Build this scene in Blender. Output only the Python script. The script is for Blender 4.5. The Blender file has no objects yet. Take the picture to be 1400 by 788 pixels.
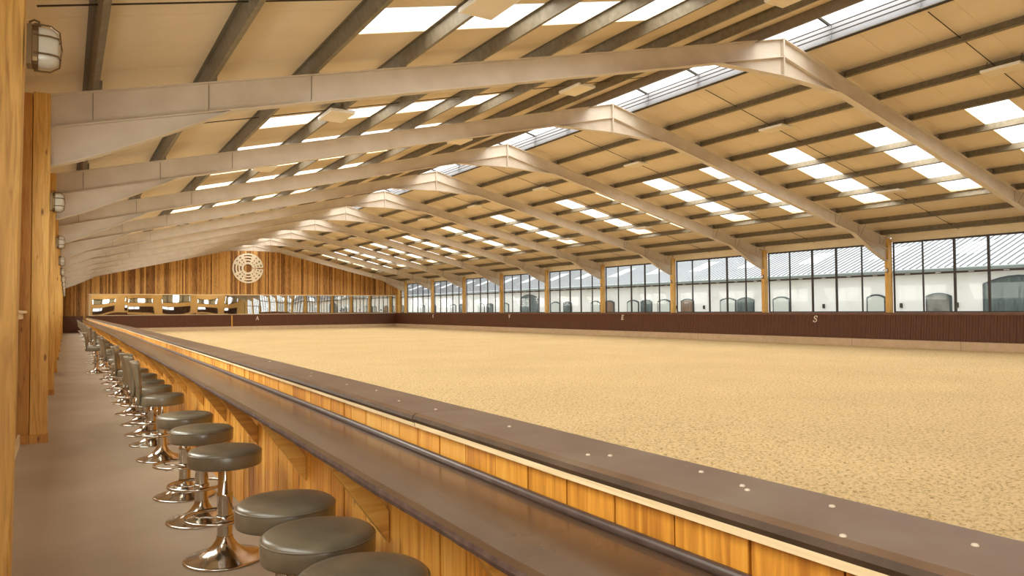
import bpy, math, random
from mathutils import Vector, Matrix
random.seed(7)
SC = bpy.context.scene
COL = SC.collection
PI = math.pi
# ------------------------------------------------------------------ camera, world, lights, exposure
CAM_H = 1.494
F_PX, YAW, PITCH, ROLL = 991.35, 0.5519, 0.030, -0.0072
def make_camera():
    cd = bpy.data.cameras.new('camera'); co = bpy.data.objects.new('camera', cd); COL.objects.link(co)
    cd.sensor_width = 36.0; cd.lens = F_PX / 1400 * 36.0; cd.clip_end = 500; cd.clip_start = 0.02
    fw = Vector((math.sin(YAW)*math.cos(PITCH), math.cos(YAW)*math.cos(PITCH), math.sin(PITCH)))
    r = Vector((math.cos(YAW), -math.sin(YAW), 0)); u = r.cross(fw)
    R = math.cos(ROLL)*r + math.sin(ROLL)*u; U = -math.sin(ROLL)*r + math.cos(ROLL)*u
    M = Matrix((R, U, -fw)).transposed().to_4x4(); M.translation = Vector((0, 0, CAM_H))
    co.matrix_world = M; SC.camera = co
make_camera()
W = bpy.data.worlds.new('sky'); SC.world = W; W.use_nodes = True
_bg = W.node_tree.nodes['Background']
_bg.inputs[0].default_value = (0.93, 0.965, 1.0, 1); _bg.inputs[1].default_value = 1.6
SC.view_settings.view_transform = 'Standard'; SC.view_settings.look = 'None'
SC.view_settings.gamma = 1.0; SC.view_settings.use_curve_mapping = False
SC.view_settings.exposure = 0.55
SC.cycles.max_bounces = 8; SC.cycles.diffuse_bounces = 5; SC.cycles.transparent_max_bounces = 12
SC.cycles.use_denoising = True
SC.cycles.sample_clamp_indirect = 6.0
# building measures (metres): x across the hall, y along it, z up
BAY = 5.7; Y0 = 10.02; XL, XR, XA = -0.17, 26.28, 13.06
ZA, SL = 7.273, 0.2421
YB, YE = -4.2, 63.3                      # back wall and end wall
FR = [Y0 + BAY*k for k in range(-2, 10)]
def zr(x): return ZA - SL*abs(x - XA)    # top line of the rafters
SKY_COLS = []                            # y ranges of the roof lights
PW = BAY/6
for k in range(-3, 10):
    for j in (1, 4):
        a = Y0 + BAY*k + PW*j - 0.1
        if a > YB + .2 and a + PW < YE - .2: SKY_COLS.append((a, a + PW))
SKY_D0, SKY_D1 = 4.90, 10.10
def area_light(name, loc, sx, sy, rot, power, col=(1, .965, .90)):
    l = bpy.data.lights.new(name, 'AREA'); l.shape = 'RECTANGLE'; l.size = sx; l.size_y = sy
    l.energy = power; l.color = col
    o = bpy.data.objects.new(name, l); COL.objects.link(o); o.location = loc; o.rotation_euler = rot
    return o
SKY_RAD = 4.6; ADDED_WIN_RAD = 8.5; ADDED_DOOR_RAD = 16.0
for a, b in SKY_COLS:                    # bright overcast sky standing over each roof light
    for s in (-1, 1):
        dm = (SKY_D0 + SKY_D1)/2; x = XA + s*dm; ln = (SKY_D1 - SKY_D0)/math.cos(math.atan(SL))
        area_light('daylight_over_roof_light', (x, (a+b)/2, zr(x) + .42), ln, b-a, (0, s*math.atan(SL), 0), PI*ln*(b-a)*SKY_RAD)
for i in range(6):
    L = (YE - YB)/6
    area_light('daylight_over_ridge', (XA, YB + L*(i+.5), zr(XA) + .9), 1.6, L - .05, (0, 0, 0), PI*1.6*L*SKY_RAD*.8)

ADDED_WINS = [(a + .75, a + BAY - .65) for a in [FR[0] - BAY] + FR if a > YB - 5 and a + BAY < YE + .1]  # y ranges of the windows added to light the walkway
ADDED_WINS[0] = (YB + .4, FR[0] - .65)
for a, b in ADDED_WINS:                        # lamps outside windows added to the walkway wall for light on the bar
    area_light('added_light_at_walkway_wall', (-1.05, (a+b)/2, 2.6), 1.5, b-a, (0, -PI/2 + .7, 0), PI*1.5*(b-a)*ADDED_WIN_RAD*(.45 if b < 4 else 1))

area_light('added_light_at_door', (.32, YB-.5, 1.75), 1.6, 2.2, (PI/2, 0, 0), PI*1.6*2.2*ADDED_DOOR_RAD)  # added lamp behind the camera, shining in through the added door
for i in range(3): area_light('daylight_at_gallery_windows', (5 + 8*i, YB-.5, 3.6), 7, 1.0, (PI/2 - .15, 0, 0), PI*7*4)
# ------------------------------------------------------------------ materials
def mat(name, base, rough=.6, metal=0.0, spec=.5):
    m = bpy.data.materials.new(name); m.use_nodes = True
    b = m.node_tree.nodes['Principled BSDF']
    b.inputs['Base Color'].default_value = (*base, 1); b.inputs['Roughness'].default_value = rough
    b.inputs['Metallic'].default_value = metal; b.inputs['Specular IOR Level'].default_value = spec
    return m
def nodes(m): return m.node_tree.nodes, m.node_tree.links, m.node_tree.nodes['Principled BSDF']
def ramp(nt, stops):
    r = nt.nodes.new('ShaderNodeValToRGB'); e = r.color_ramp.elements
    while len(e) < len(stops): e.new(.5)
    for i, (p, c) in enumerate(stops): e[i].position = p; e[i].color = (*c, 1)
    return r
def noisy(name, stops, scale=8, rough=.6, metal=0, bump=.0, stretch=(1, 1, 1), detail=5, bump_scale=None, spec=.5, dist=.002):
    m = mat(name, stops[0][1], rough, metal, spec); N, Lk, b = nodes(m); nt = m.node_tree
    tc = N.new('ShaderNodeNewGeometry'); mp = N.new('ShaderNodeMapping'); mp.inputs['Scale'].default_value = stretch
    n = N.new('ShaderNodeTexNoise'); n.inputs['Scale'].default_value = scale; n.inputs['Detail'].default_value = detail
    Lk.new(tc.outputs['Position'], mp.inputs[0]); Lk.new(mp.outputs[0], n.inputs['Vector'])
    r = ramp(nt, stops); Lk.new(n.outputs[0], r.inputs[0]); Lk.new(r.outputs[0], b.inputs['Base Color'])
    if bump:
        n2 = N.new('ShaderNodeTexNoise'); n2.inputs['Scale'].default_value = bump_scale or scale*3; n2.inputs['Detail'].default_value = 4
        Lk.new(mp.outputs[0], n2.inputs['Vector'])
        bp = N.new('ShaderNodeBump'); bp.inputs['Strength'].default_value = bump; bp.inputs['Distance'].default_value = dist
        Lk.new(n2.outputs[0], bp.inputs['Height']); Lk.new(bp.outputs[0], b.inputs['Normal'])
    return m
def wood(name, dark, mid, light, axis='Z', rough=.5, cell=None, knots=True, rnd=.55):
    """planks: tone of each board from the object's random value (or from a cell along an axis), streaky grain, knots"""
    m = mat(name, mid, rough); N, Lk, b = nodes(m); nt = m.node_tree
    geo = N.new('ShaderNodeNewGeometry'); oi = N.new('ShaderNodeObjectInfo')
    st = {'Z': (14, 14, .9), 'Y': (14, .9, 14), 'X': (.9, 14, 14)}[axis]
    mp = N.new('ShaderNodeMapping'); mp.inputs['Scale'].default_value = st
    ad = N.new('ShaderNodeVectorMath'); ad.operation = 'ADD'
    cx = N.new('ShaderNodeCombineXYZ'); mu = N.new('ShaderNodeMath'); mu.operation = 'MULTIPLY'; mu.inputs[1].default_value = 37.0
    if cell:
        sx = N.new('ShaderNodeSeparateXYZ'); Lk.new(geo.outputs['Position'], sx.inputs[0])
        dv = N.new('ShaderNodeMath'); dv.operation = 'DIVIDE'; dv.inputs[1].default_value = cell[1]
        Lk.new(sx.outputs[cell[0]], dv.inputs[0]); fl = N.new('ShaderNodeMath'); fl.operation = 'FLOOR'; Lk.new(dv.outputs[0], fl.inputs[0])
        wn = N.new('ShaderNodeTexWhiteNoise'); wn.noise_dimensions = '1D'; Lk.new(fl.outputs[0], wn.inputs['W']); rv = wn.outputs['Value']
    else: rv = oi.outputs['Random']
    Lk.new(rv, mu.inputs[0]); Lk.new(mu.outputs[0], cx.inputs[0]); Lk.new(mu.outputs[0], cx.inputs[2])
    Lk.new(geo.outputs['Position'], ad.inputs[0]); Lk.new(cx.outputs[0], ad.inputs[1]); Lk.new(ad.outputs[0], mp.inputs[0])
    n = N.new('ShaderNodeTexNoise'); n.inputs['Scale'].default_value = 2.2; n.inputs['Detail'].default_value = 7; n.inputs['Distortion'].default_value = 1.2
    Lk.new(mp.outputs[0], n.inputs['Vector'])
    mx = N.new('ShaderNodeMath'); mx.operation = 'MULTIPLY_ADD'; mx.inputs[1].default_value = rnd; Lk.new(rv, mx.inputs[0])
    ms = N.new('ShaderNodeMath'); ms.operation = 'MULTIPLY_ADD'; ms.inputs[1].default_value = 1.5; ms.inputs[2].default_value = -.48
    Lk.new(n.outputs[0], ms.inputs[0]); Lk.new(ms.outputs[0], mx.inputs[2])
    r = ramp(nt, [(.0, dark), (.5, mid), (1, light)]); Lk.new(mx.outputs[0], r.inputs[0])
    out = r.outputs[0]
    if knots:
        mk = N.new('ShaderNodeMapping'); mk.inputs['Scale'].default_value = {'Z': (7, 7, 2.2), 'Y': (7, 2.2, 7), 'X': (2.2, 7, 7)}[axis]
        v = N.new('ShaderNodeTexVoronoi'); v.inputs['Scale'].default_value = 1.0
        Lk.new(ad.outputs[0], mk.inputs[0]); Lk.new(mk.outputs[0], v.inputs['Vector'])
        kr = ramp(nt, [(.05, (.35, .22, .12)), (.12, (1, 1, 1))]); Lk.new(v.outputs['Distance'], kr.inputs[0])
        mm = N.new('ShaderNodeMix'); mm.data_type = 'RGBA'; mm.blend_type = 'MULTIPLY'; mm.inputs[0].default_value = 1
        Lk.new(out, mm.inputs[6]); Lk.new(kr.outputs[0], mm.inputs[7]); out = mm.outputs[2]
    Lk.new(out, b.inputs['Base Color'])
    bp = N.new('ShaderNodeBump'); bp.inputs['Strength'].default_value = .25; bp.inputs['Distance'].default_value = .002
    Lk.new(n.outputs[0], bp.inputs['Height']); Lk.new(bp.outputs[0], b.inputs['Normal'])
    return m
M = {}
M['plank'] = wood('golden_plank', (.40, .13, .012), (.76, .33, .04), (.88, .50, .11), 'Z', .42, rnd=.5)
M['plank_far'] = wood('golden_plank_far', (.40, .13, .012), (.76, .33, .04), (.88, .50, .11), 'Z', .42, cell=(1, .12), rnd=.5)
M['wall_plank'] = wood('wall_plank', (.05, .016, .002), (.36, .155, .03), (.72, .40, .11), 'Z', .6, rnd=.85)
M['wall_plank_y'] = wood('wall_plank_long', (.34, .16, .03), (.60, .34, .09), (.76, .50, .18), 'Z', .55, cell=(1, .14), rnd=.5)
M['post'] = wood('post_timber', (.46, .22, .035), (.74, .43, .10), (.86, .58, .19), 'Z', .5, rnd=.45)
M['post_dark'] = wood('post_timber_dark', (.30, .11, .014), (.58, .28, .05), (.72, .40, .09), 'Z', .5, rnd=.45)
M['strut'] = wood('strut_timber', (.40, .17, .02), (.62, .31, .05), (.74, .42, .10), 'X', .5, rnd=.4, knots=False)
M['pale'] = wood('pale_batten', (.66, .46, .22), (.86, .68, .40), (.92, .80, .56), 'Y', .5, rnd=.3, knots=False)
M['steel'] = noisy('cream_painted_steel', [(.3, (.60, .515, .405)), (.7, (.68, .595, .485))], 3, .45, bump=.08, bump_scale=60, dist=.001)
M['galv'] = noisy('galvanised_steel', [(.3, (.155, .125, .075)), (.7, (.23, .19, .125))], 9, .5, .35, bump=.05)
M['galv_warm'] = noisy('brown_ridge_steel', [(.3, (.20, .17, .135)), (.7, (.25, .21, .17))], 9, .5, .2)
M['rod'] = mat('dark_rod', (.06, .045, .03), .5, .4)
def ceil_mat():
    m = noisy('cream_roof_panel', [(.3, (.66, .54, .36)), (.75, (.72, .60, .42))], 1.2, .55)
    N, Lk, b = nodes(m)
    g = N.new('ShaderNodeNewGeometry'); w = N.new('ShaderNodeTexWave'); w.wave_type = 'BANDS'; w.bands_direction = 'Y'
    w.inputs['Scale'].default_value = 9.0; Lk.new(g.outputs['Position'], w.inputs['Vector'])
    bp = N.new('ShaderNodeBump'); bp.inputs['Strength'].default_value = .35; bp.inputs['Distance'].default_value = .002
    Lk.new(w.outputs['Fac'], bp.inputs['Height']); Lk.new(bp.outputs[0], b.inputs['Normal'])
    return m
M['ceil'] = ceil_mat()
M['fascia'] = noisy('cream_fascia', [(.3, (.70, .60, .42)), (.7, (.78, .68, .50))], 2, .6)
def clear_mat(name, col, fac, rough=.05, noise=0):
    m = bpy.data.materials.new(name); m.use_nodes = True; nt = m.node_tree; nt.nodes.clear(); N, Lk = nt.nodes, nt.links
    o = N.new('ShaderNodeOutputMaterial'); t = N.new('ShaderNodeBsdfTransparent'); t.inputs[0].default_value = (*col, 1)
    g = N.new('ShaderNodeBsdfGlossy'); g.inputs['Roughness'].default_value = rough
    g.inputs['Color'].default_value = (1, 1, 1, 1)
    x = N.new('ShaderNodeMixShader')
    lw = N.new('ShaderNodeLayerWeight'); lw.inputs['Blend'].default_value = .5
    pw = N.new('ShaderNodeMath'); pw.operation = 'POWER'; pw.inputs[1].default_value = 4.5; Lk.new(lw.outputs['Facing'], pw.inputs[0])
    mu = N.new('ShaderNodeMath'); mu.operation = 'MULTIPLY_ADD'; mu.inputs[1].default_value = fac*.6; mu.inputs[2].default_value = .008*fac; Lk.new(pw.outputs[0], mu.inputs[0])
    Lk.new(mu.outputs[0], x.inputs[0]); Lk.new(t.outputs[0], x.inputs[1]); Lk.new(g.outputs[0], x.inputs[2]); Lk.new(x.outputs[0], o.inputs[0])
    return m
M['skysheet'] = clear_mat('roof_light_sheet', (.97, .97, .97), .6, .3)
M['glass'] = clear_mat('window_glass', (.90, .91, .89), 1.0, .02)
M['frame'] = mat('dark_bronze_frame', (.035, .022, .018), .4)
M['silver'] = mat('silver_catch', (.6, .6, .6), .3, .8)
M['gap'] = mat('dark_gap', (.03, .012, .005), .8)
M['kick'] = noisy('brown_kickboard', [(.25, (.080, .026, .009)), (.75, (.130, .048, .018))], 5, .5, stretch=(6, 6, .6), spec=.3)
M['kick_rail'] = noisy('brown_rail', [(.3, (.12, .045, .018)), (.7, (.17, .07, .03))], 6, .45)
M['plinth'] = noisy('tan_concrete_plinth', [(.3, (.52, .37, .22)), (.7, (.60, .44, .28))], 4, .8, bump=.2)
M['floor'] = noisy('tan_concrete_floor', [(.25, (.38, .31, .22)), (.55, (.46, .38, .28)), (.8, (.52, .43, .33))], 1.1, .55, bump=.12, bump_scale=40, spec=.35)
M['cap'] = noisy('brown_cap_board', [(.25, (.13, .068, .034)), (.5, (.17, .098, .055)), (.75, (.20, .14, .09))], 4.5, .42, bump=.15, bump_scale=30, spec=.45)
M['cap_edge'] = noisy('dark_cap_edge', [(.3, (.06, .03, .012)), (.7, (.10, .055, .025))], 9, .6, bump=.5, bump_scale=30, dist=.006)
M['counter'] = noisy('brown_counter', [(.25, (.085, .045, .022)), (.75, (.135, .08, .045))], 3.5, .22, bump=.05, bump_scale=6, dist=.01)
M['lip'] = noisy('brown_rubber_lip', [(.3, (.065, .04, .03)), (.7, (.11, .07, .055))], 12, .32, bump=.15)
M['counter_edge'] = noisy('worn_counter_edge', [(.3, (.055, .028, .02)), (.7, (.13, .075, .055))], 20, .55, bump=.4, dist=.004)
M['leather'] = noisy('taupe_leather', [(.3, (.135, .11, .07)), (.7, (.205, .175, .12))], 6, .33, bump=.25, bump_scale=130, dist=.001)
_b = nodes(M['leather'])[2]; _b.inputs['Coat Weight'].default_value = .6; _b.inputs['Coat Roughness'].default_value = .28
M['chrome'] = mat('chrome', (.62, .58, .52), .16, 1.0)
M['kerb'] = mat('grey_white_kerb', (.34, .34, .35), .5)
M['white'] = mat('white_enamel', (.82, .80, .74), .4)
M['letter'] = mat('white_letter', (.85, .80, .66), .5)
M['emblem'] = mat('cream_emblem', (.86, .76, .56), .5)
M['brass'] = mat('aged_bronze', (.20, .13, .06), .35, .8)
M['lampglass'] = mat('frosted_lamp_glass', (.55, .50, .40), .25)
M['screw'] = mat('pale_screw_cap', (.62, .52, .40), .4)
M['rust'] = mat('red_oxide', (.35, .06, .02), .7)
def mirror_mat():
    m = mat('mirror', (.86, .84, .80), .015, 1.0); N, Lk, b = nodes(m)
    g = N.new('ShaderNodeNewGeometry'); n = N.new('ShaderNodeTexNoise'); n.inputs['Scale'].default_value = .55; n.inputs['Detail'].default_value = 0
    Lk.new(g.outputs['Position'], n.inputs['Vector']); bp = N.new('ShaderNodeBump'); bp.inputs['Strength'].default_value = 1; bp.inputs['Distance'].default_value = .008
    Lk.new(n.outputs[0], bp.inputs['Height']); Lk.new(bp.outputs[0], b.inputs['Normal'])
    return m
M['mirror'] = mirror_mat()
def sand_mat():
    m = mat('golden_sand', (.78, .58, .32), .95, spec=.15); N, Lk, b = nodes(m); nt = m.node_tree
    g = N.new('ShaderNodeNewGeometry')
    n1 = N.new('ShaderNodeTexNoise'); n1.inputs['Scale'].default_value = 26; n1.inputs['Detail'].default_value = 6; n1.inputs['Roughness'].default_value = .65
    n2 = N.new('ShaderNodeTexNoise'); n2.inputs['Scale'].default_value = .35; n2.inputs['Detail'].default_value = 3
    for n in (n1, n2): Lk.new(g.outputs['Position'], n.inputs['Vector'])
    r = ramp(nt, [(.36, (.42, .27, .115)), (.45, (.68, .49, .24)), (.52, (.80, .59, .30)), (.75, (.86, .67, .38))]); Lk.new(n1.outputs[0], r.inputs[0])  # shade of the pits and highlights of the crumbs put into the colour
    r2 = ramp(nt, [(.3, (.90, .90, .90)), (.7, (1, 1, 1))]); Lk.new(n2.outputs[0], r2.inputs[0])
    mm = N.new('ShaderNodeMix'); mm.data_type = 'RGBA'; mm.blend_type = 'MULTIPLY'; mm.inputs[0].default_value = 1
    Lk.new(r.outputs[0], mm.inputs[6]); Lk.new(r2.outputs[0], mm.inputs[7]); Lk.new(mm.outputs[2], b.inputs['Base Color'])
    bp = N.new('ShaderNodeBump'); bp.inputs['Strength'].default_value = 1; bp.inputs['Distance'].default_value = .05
    Lk.new(n1.outputs[0], bp.inputs['Height']); Lk.new(bp.outputs[0], b.inputs['Normal'])
    return m
M['sand'] = sand_mat()
M['render'] = noisy('white_render_wall', [(.2, (.62, .58, .48)), (.45, (.82, .80, .75)), (.8, (.86, .84, .80))], .6, .8)
M['ext_roof'] = noisy('pale_roof_sheet', [(.3, (.66, .67, .68)), (.7, (.80, .80, .80))], .7, .5)
M['ext_rib'] = mat('grey_roof_rib', (.20, .20, .21), .6)
M['ext_light'] = mat('white_roof_light', (.88, .88, .88), .5)
M['gutter'] = mat('grey_green_gutter', (.24, .28, .27), .5)
M['ext_frame'] = mat('blue_grey_frame', (.05, .065, .07), .5)
M['ext_pane'] = noisy('dim_pane', [(.3, (.12, .115, .10)), (.7, (.25, .24, .21))], 2, .2)
M['ext_panel'] = mat('pale_shutter', (.58, .60, .54), .6)
M['ext_door'] = noisy('teal_grey_door', [(.3, (.05, .07, .065)), (.7, (.12, .15, .14))], 2, .6, stretch=(4, 4, .5))
M['ext_brown'] = noisy('brown_stable_door', [(.3, (.16, .09, .05)), (.7, (.26, .16, .10))], 2, .6, stretch=(4, 4, .5))
M['yard'] = noisy('grey_yard', [(.3, (.30, .28, .25)), (.7, (.40, .38, .34))], .8, .9)

# ------------------------------------------------------------------ helpers
class MB:
    """collects boxes, prisms, tubes and lathes into one mesh"""
    def __init__(s): s.v = []; s.f = []; s.m = []
    def face(s, pts, mi=0):
        n = len(s.v); s.v += [tuple(p) for p in pts]; s.f.append(tuple(range(n, n+len(pts)))); s.m.append(mi)
    def hexa(s, p, mi=0):      # 8 points: bottom ring 0-3, top ring 4-7
        n = len(s.v); s.v += [tuple(q) for q in p]
        for f in ((3, 2, 1, 0), (4, 5, 6, 7), (0, 1, 5, 4), (1, 2, 6, 5), (2, 3, 7, 6), (3, 0, 4, 7)):
            s.f.append(tuple(n+i for i in f)); s.m.append(mi)
        return s
    def box(s, x0, x1, y0, y1, z0, z1, mi=0):
        return s.hexa([(x0, y0, z0), (x1, y0, z0), (x1, y1, z0), (x0, y1, z0), (x0, y0, z1), (x1, y0, z1), (x1, y1, z1), (x0, y1, z1)], mi)
    def bar(s, a, b, w, h, mi=0, up=(0, 0, 1)):
        a = Vector(a); b = Vector(b); d = (b-a).normalized(); u = Vector(up)
        if abs(d.dot(u)) > .98: u = Vector((0, 1, 0))
        sd = d.cross(u).normalized(); u = sd.cross(d)
        r = lambda p: [p - sd*w/2 - u*h/2, p + sd*w/2 - u*h/2, p + sd*w/2 + u*h/2, p - sd*w/2 + u*h/2]
        A, B = r(a), r(b); n = len(s.v); s.v += [tuple(q) for q in A+B]
        for f in ((0, 1, 2, 3), (7, 6, 5, 4), (1, 0, 4, 5), (2, 1, 5, 6), (3, 2, 6, 7), (0, 3, 7, 4)):
            s.f.append(tuple(n+i for i in f)); s.m.append(mi)
        return s
    def prism(s, poly, axis, a, b, mi=0):   # poly: 2d points, extruded along axis from a to b
        P = {'X': lambda p, t: (t, p[0], p[1]), 'Y': lambda p, t: (p[0], t, p[1]), 'Z': lambda p, t: (p[0], p[1], t)}[axis]
        n = len(s.v); k = len(poly); s.v += [P(p, a) for p in poly] + [P(p, b) for p in poly]
        s.f.append(tuple(range(n, n+k))); s.m.append(mi); s.f.append(tuple(range(n+2*k-1, n+k-1, -1))); s.m.append(mi)
        for i in range(k):
            j = (i+1) % k; s.f.append((n+i, n+k+i, n+k+j, n+j)); s.m.append(mi)
        return s
    def lathe(s, prof, seg=24, c=(0, 0), mi=0):
        n = len(s.v); k = len(prof)
        for i in range(seg):
            a = 2*PI*i/seg
            for r, z in prof: s.v.append((c[0]+r*math.cos(a), c[1]+r*math.sin(a), z))
        for i in range(seg):
            j = (i+1) % seg
            for t in range(k-1): s.f.append((n+i*k+t, n+j*k+t, n+j*k+t+1, n+i*k+t+1)); s.m.append(mi)
        return s
    def tube(s, pts, r, seg=8, closed=False, mi=0):
        pts = [Vector(p) for p in pts]; n = len(s.v); K = len(pts)
        for i, p in enumerate(pts):
            d = (pts[(i+1) % K] - pts[i-1]) if closed else (pts[min(i+1, K-1)] - pts[max(i-1, 0)])
            d.normalize(); u = Vector((0, 0, 1)) if abs(d.z) < .95 else Vector((0, 1, 0))
            a = d.cross(u).normalized(); b = a.cross(d)
            for q in range(seg):
                t = 2*PI*q/seg; s.v.append(tuple(p + a*math.cos(t)*r + b*math.sin(t)*r))
        for i in range(K if closed else K-1):
            j = (i+1) % K
            for q in range(seg):
                w = (q+1) % seg; s.f.append((n+i*seg+q, n+i*seg+w, n+j*seg+w, n+j*seg+q)); s.m.append(mi)
        if not closed:
            s.f.append(tuple(n+q for q in range(seg-1, -1, -1))); s.m.append(mi)
            s.f.append(tuple(n+(K-1)*seg+q for q in range(seg))); s.m.append(mi)
        return s
    def mesh(s, name, mats, smooth=False):
        me = bpy.data.meshes.new(name); me.from_pydata(s.v, [], s.f)
        for m in (mats if isinstance(mats, (list, tuple)) else [mats]): me.materials.append(M[m] if isinstance(m, str) else m)
        me.polygons.foreach_set('material_index', s.m)
        if smooth: me.polygons.foreach_set('use_smooth', [True]*len(s.f))
        me.update(); return me
    def build(s, name, mats, parent=None, smooth=False, loc=None):
        return link(name, s.mesh(name, mats, smooth), parent, loc)
def link(name, me, parent=None, loc=None, rot=None):
    o = bpy.data.objects.new(name, me); COL.objects.link(o)
    if parent: o.parent = parent
    if loc: o.location = loc
    if rot: o.rotation_euler = rot
    return o
def bevel(o, w=.004, seg=2):
    b = o.modifiers.new('bevel', 'BEVEL'); b.width = w; b.segments = seg; b.limit_method = 'ANGLE'; return o
def tag(o, label, cat, group=None):
    o['label'] = label; o['category'] = cat
    if group: o['group'] = group
    return o
def thing(name, label, cat, loc=(0, 0, 0), group=None):
    o = bpy.data.objects.new(name, None); COL.objects.link(o); o.location = loc
    o.empty_display_size = .1
    return tag(o, label, cat, group)
def struct(o, label=None, cat=None):
    o['kind'] = 'structure'
    if label: o['label'] = label; o['category'] = cat
    return o
def stuff(o): o['kind'] = 'stuff'; return o
def dup(root, loc, label, group=None):
    r = root.copy(); COL.objects.link(r); r.location = loc; r['label'] = label
    if group: r['group'] = group
    for ch in list(root.children):
        c = ch.copy(); COL.objects.link(c); c.parent = r
        for g in ch.children:
            d = g.copy(); COL.objects.link(d); d.parent = c
    return r
def sempty(name, label, cat, loc=(0, 0, 0)):
    o = bpy.data.objects.new(name, None); COL.objects.link(o); o.location = loc; return struct(o, label, cat)

ORD = ['nearest', 'second', 'third', 'fourth', 'fifth', 'sixth', 'seventh', 'eighth', 'ninth', 'tenth', 'eleventh', 'twelfth',
       'thirteenth', 'fourteenth', 'fifteenth', 'sixteenth', 'seventeenth', 'eighteenth', 'nineteenth', 'twentieth',
       'twenty-first', 'twenty-second', 'twenty-third', 'twenty-fourth', 'twenty-fifth', 'twenty-sixth', 'twenty-seventh',
       'twenty-eighth', 'twenty-ninth', 'thirtieth', 'thirty-first', 'thirty-second', 'thirty-third', 'thirty-fourth', 'thirty-fifth']
# the bar runs very slightly out of parallel with the hall
BXP = [(-10, 0), (1.5, 0), (4, .045), (7, .08), (14, .12), (20, .17), (70, .2)]
def bx(y):
    for (a, p), (b, q) in zip(BXP, BXP[1:]):
        if y <= b: return p + (q-p)*(y-a)/(b-a)
    return BXP[-1][1]
YS = [YB + .01, -2, 0, 1.5, 2.5, 4, 5.5, 7, 10, 14, 17, 20, 30, 40, 50, YE - .13]
def sweep_y(mb, poly, y0=None, y1=None, mi=0, mis=None):
    """sweeps a closed (x, z) section along the bar"""
    ys = [y for y in YS if (y0 is None or y > y0) and (y1 is None or y < y1)]
    if y0 is not None: ys = [y0] + ys
    if y1 is not None: ys = ys + [y1]
    n = len(mb.v); k = len(poly)
    for y in ys: mb.v += [(x + bx(y), y, z) for x, z in poly]
    for i in range(len(ys)-1):
        for t in range(k):
            u = (t+1) % k
            mb.f.append((n+i*k+t, n+i*k+u, n+(i+1)*k+u, n+(i+1)*k+t)); mb.m.append(mis[t] if mis else mi)
    mb.f.append(tuple(n+t for t in range(k-1, -1, -1))); mb.m.append(mi)
    e = n + (len(ys)-1)*k; mb.f.append(tuple(e+t for t in range(k))); mb.m.append(mi)
    return mb

# ------------------------------------------------------------------ floor and arena
struct(MB().box(-.7, 1.25, YB, YE, -.3, 0).build('floor', 'floor'), 'tan concrete walkway between the timber wall and the bar', 'floor')
def sand_surface():
    from mathutils import noise
    mb = MB()
    def h(x, y):
        p = Vector((x, y, 0))
        a = noise.fractal(p*5.5, 1.0, 2.0, 4)
        c = noise.noise(p*1.1)
        v = .016*a + .010*c
        if x < 7.01 and 0 <= y < 7.01: v += .014*noise.fractal(p*17, .8, 2.0, 2)
        t = noise.noise(p*11 + Vector((7, 3, 1)))
        if t > .35: v -= .03*(t-.35)
        ed = min(x - 1.5, 25.75 - x, 62.55 - y)
        if ed < .5: v += .018*(.5-max(ed, 0)) 
        return v
    def grid(xs, ys):
        n = len(mb.v)
        for y in ys:
            for x in xs: mb.v.append((x + bx(y)*max(0, 1-(x-1.33)/6), y, h(x, y)))
        w = len(xs)
        for j in range(len(ys)-1):
            for i in range(w-1):
                a = n + j*w + i; mb.f.append((a, a+1, a+w+1, a+w)); mb.m.append(0)
    fr = lambda a, b, s: [a + (b-a)*i/round((b-a)/s) for i in range(round((b-a)/s)+1)]
    grid(fr(1.33, 7.0, .024), fr(0, 7, .026)); grid(fr(7.0, 9.0, .05), fr(0, 13, .05)); grid(fr(1.33, 7.0, .045), fr(7, 13, .05)); grid(fr(1.33, 9.0, .1), fr(-.5, 0, .1))
    grid(fr(9.0, 25.84, .07), fr(-.5, 13, .09))
    grid(fr(1.33, 25.84, .1), fr(13, 30, .12))
    grid(fr(1.33, 25.84, .25), fr(30, 62.54, .3))
    grid(fr(1.33, 25.84, .5), fr(YB+1.15, -.5, .5))
    o = mb.build('arena_sand', 'sand', smooth=True); stuff(o)
    tag(o, 'raked golden sand filling the whole riding arena', 'sand')
sand_surface()
struct(MB().box(1.25, 26.9, YB, YE, -.4, -.12).build('floor', 'plinth'), 'bed beneath the sand of the arena', 'floor')

# ------------------------------------------------------------------ roof: panels, roof lights, purlins, rods
ceiling = sempty('ceiling', 'cream panelled pitched roof over the arena with white roof lights', 'ceiling')
def slope_box(mb, s, d0, d1, y0, y1, z0, z1, ch=0, mi=0):
    """box lying on the roof slope; ch chamfers the lower long edges"""
    P = lambda d, y, z: (XA + s*d, y, ZA - SL*d + z)
    if not ch:
        mb.hexa([P(d0, y0, z0), P(d1, y0, z0), P(d1, y1, z0), P(d0, y1, z0), P(d0, y0, z1), P(d1, y0, z1), P(d1, y1, z1), P(d0, y1, z1)], mi)
    else:
        n = len(mb.v); prof = [(y0+ch, z0), (y1-ch, z0), (y1, z0+ch), (y1, z1), (y0, z1), (y0, z0+ch)]
        mb.v += [P(d0, y, z) for y, z in prof] + [P(d1, y, z) for y, z in prof]
        mb.f.append(tuple(n+i for i in range(6))); mb.f.append(tuple(n+11-i for i in range(6))); mb.m += [mi, mi]
        for i in range(6):
            j = (i+1) % 6; mb.f.append((n+i, n+6+i, n+6+j, n+j)); mb.m.append(mi)
D_IN, D_OUT = .84, 13.72
edges = [YB]
y = SKY_COLS[0][0]
while y - PW > YB + .1: y -= PW
while y < YE - .1: edges.append(y); y += PW
edges.append(YE)
iss = lambda a, b: any(abs(a-c) < .01 and abs(b-d) < .01 for c, d in SKY_COLS)
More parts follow.
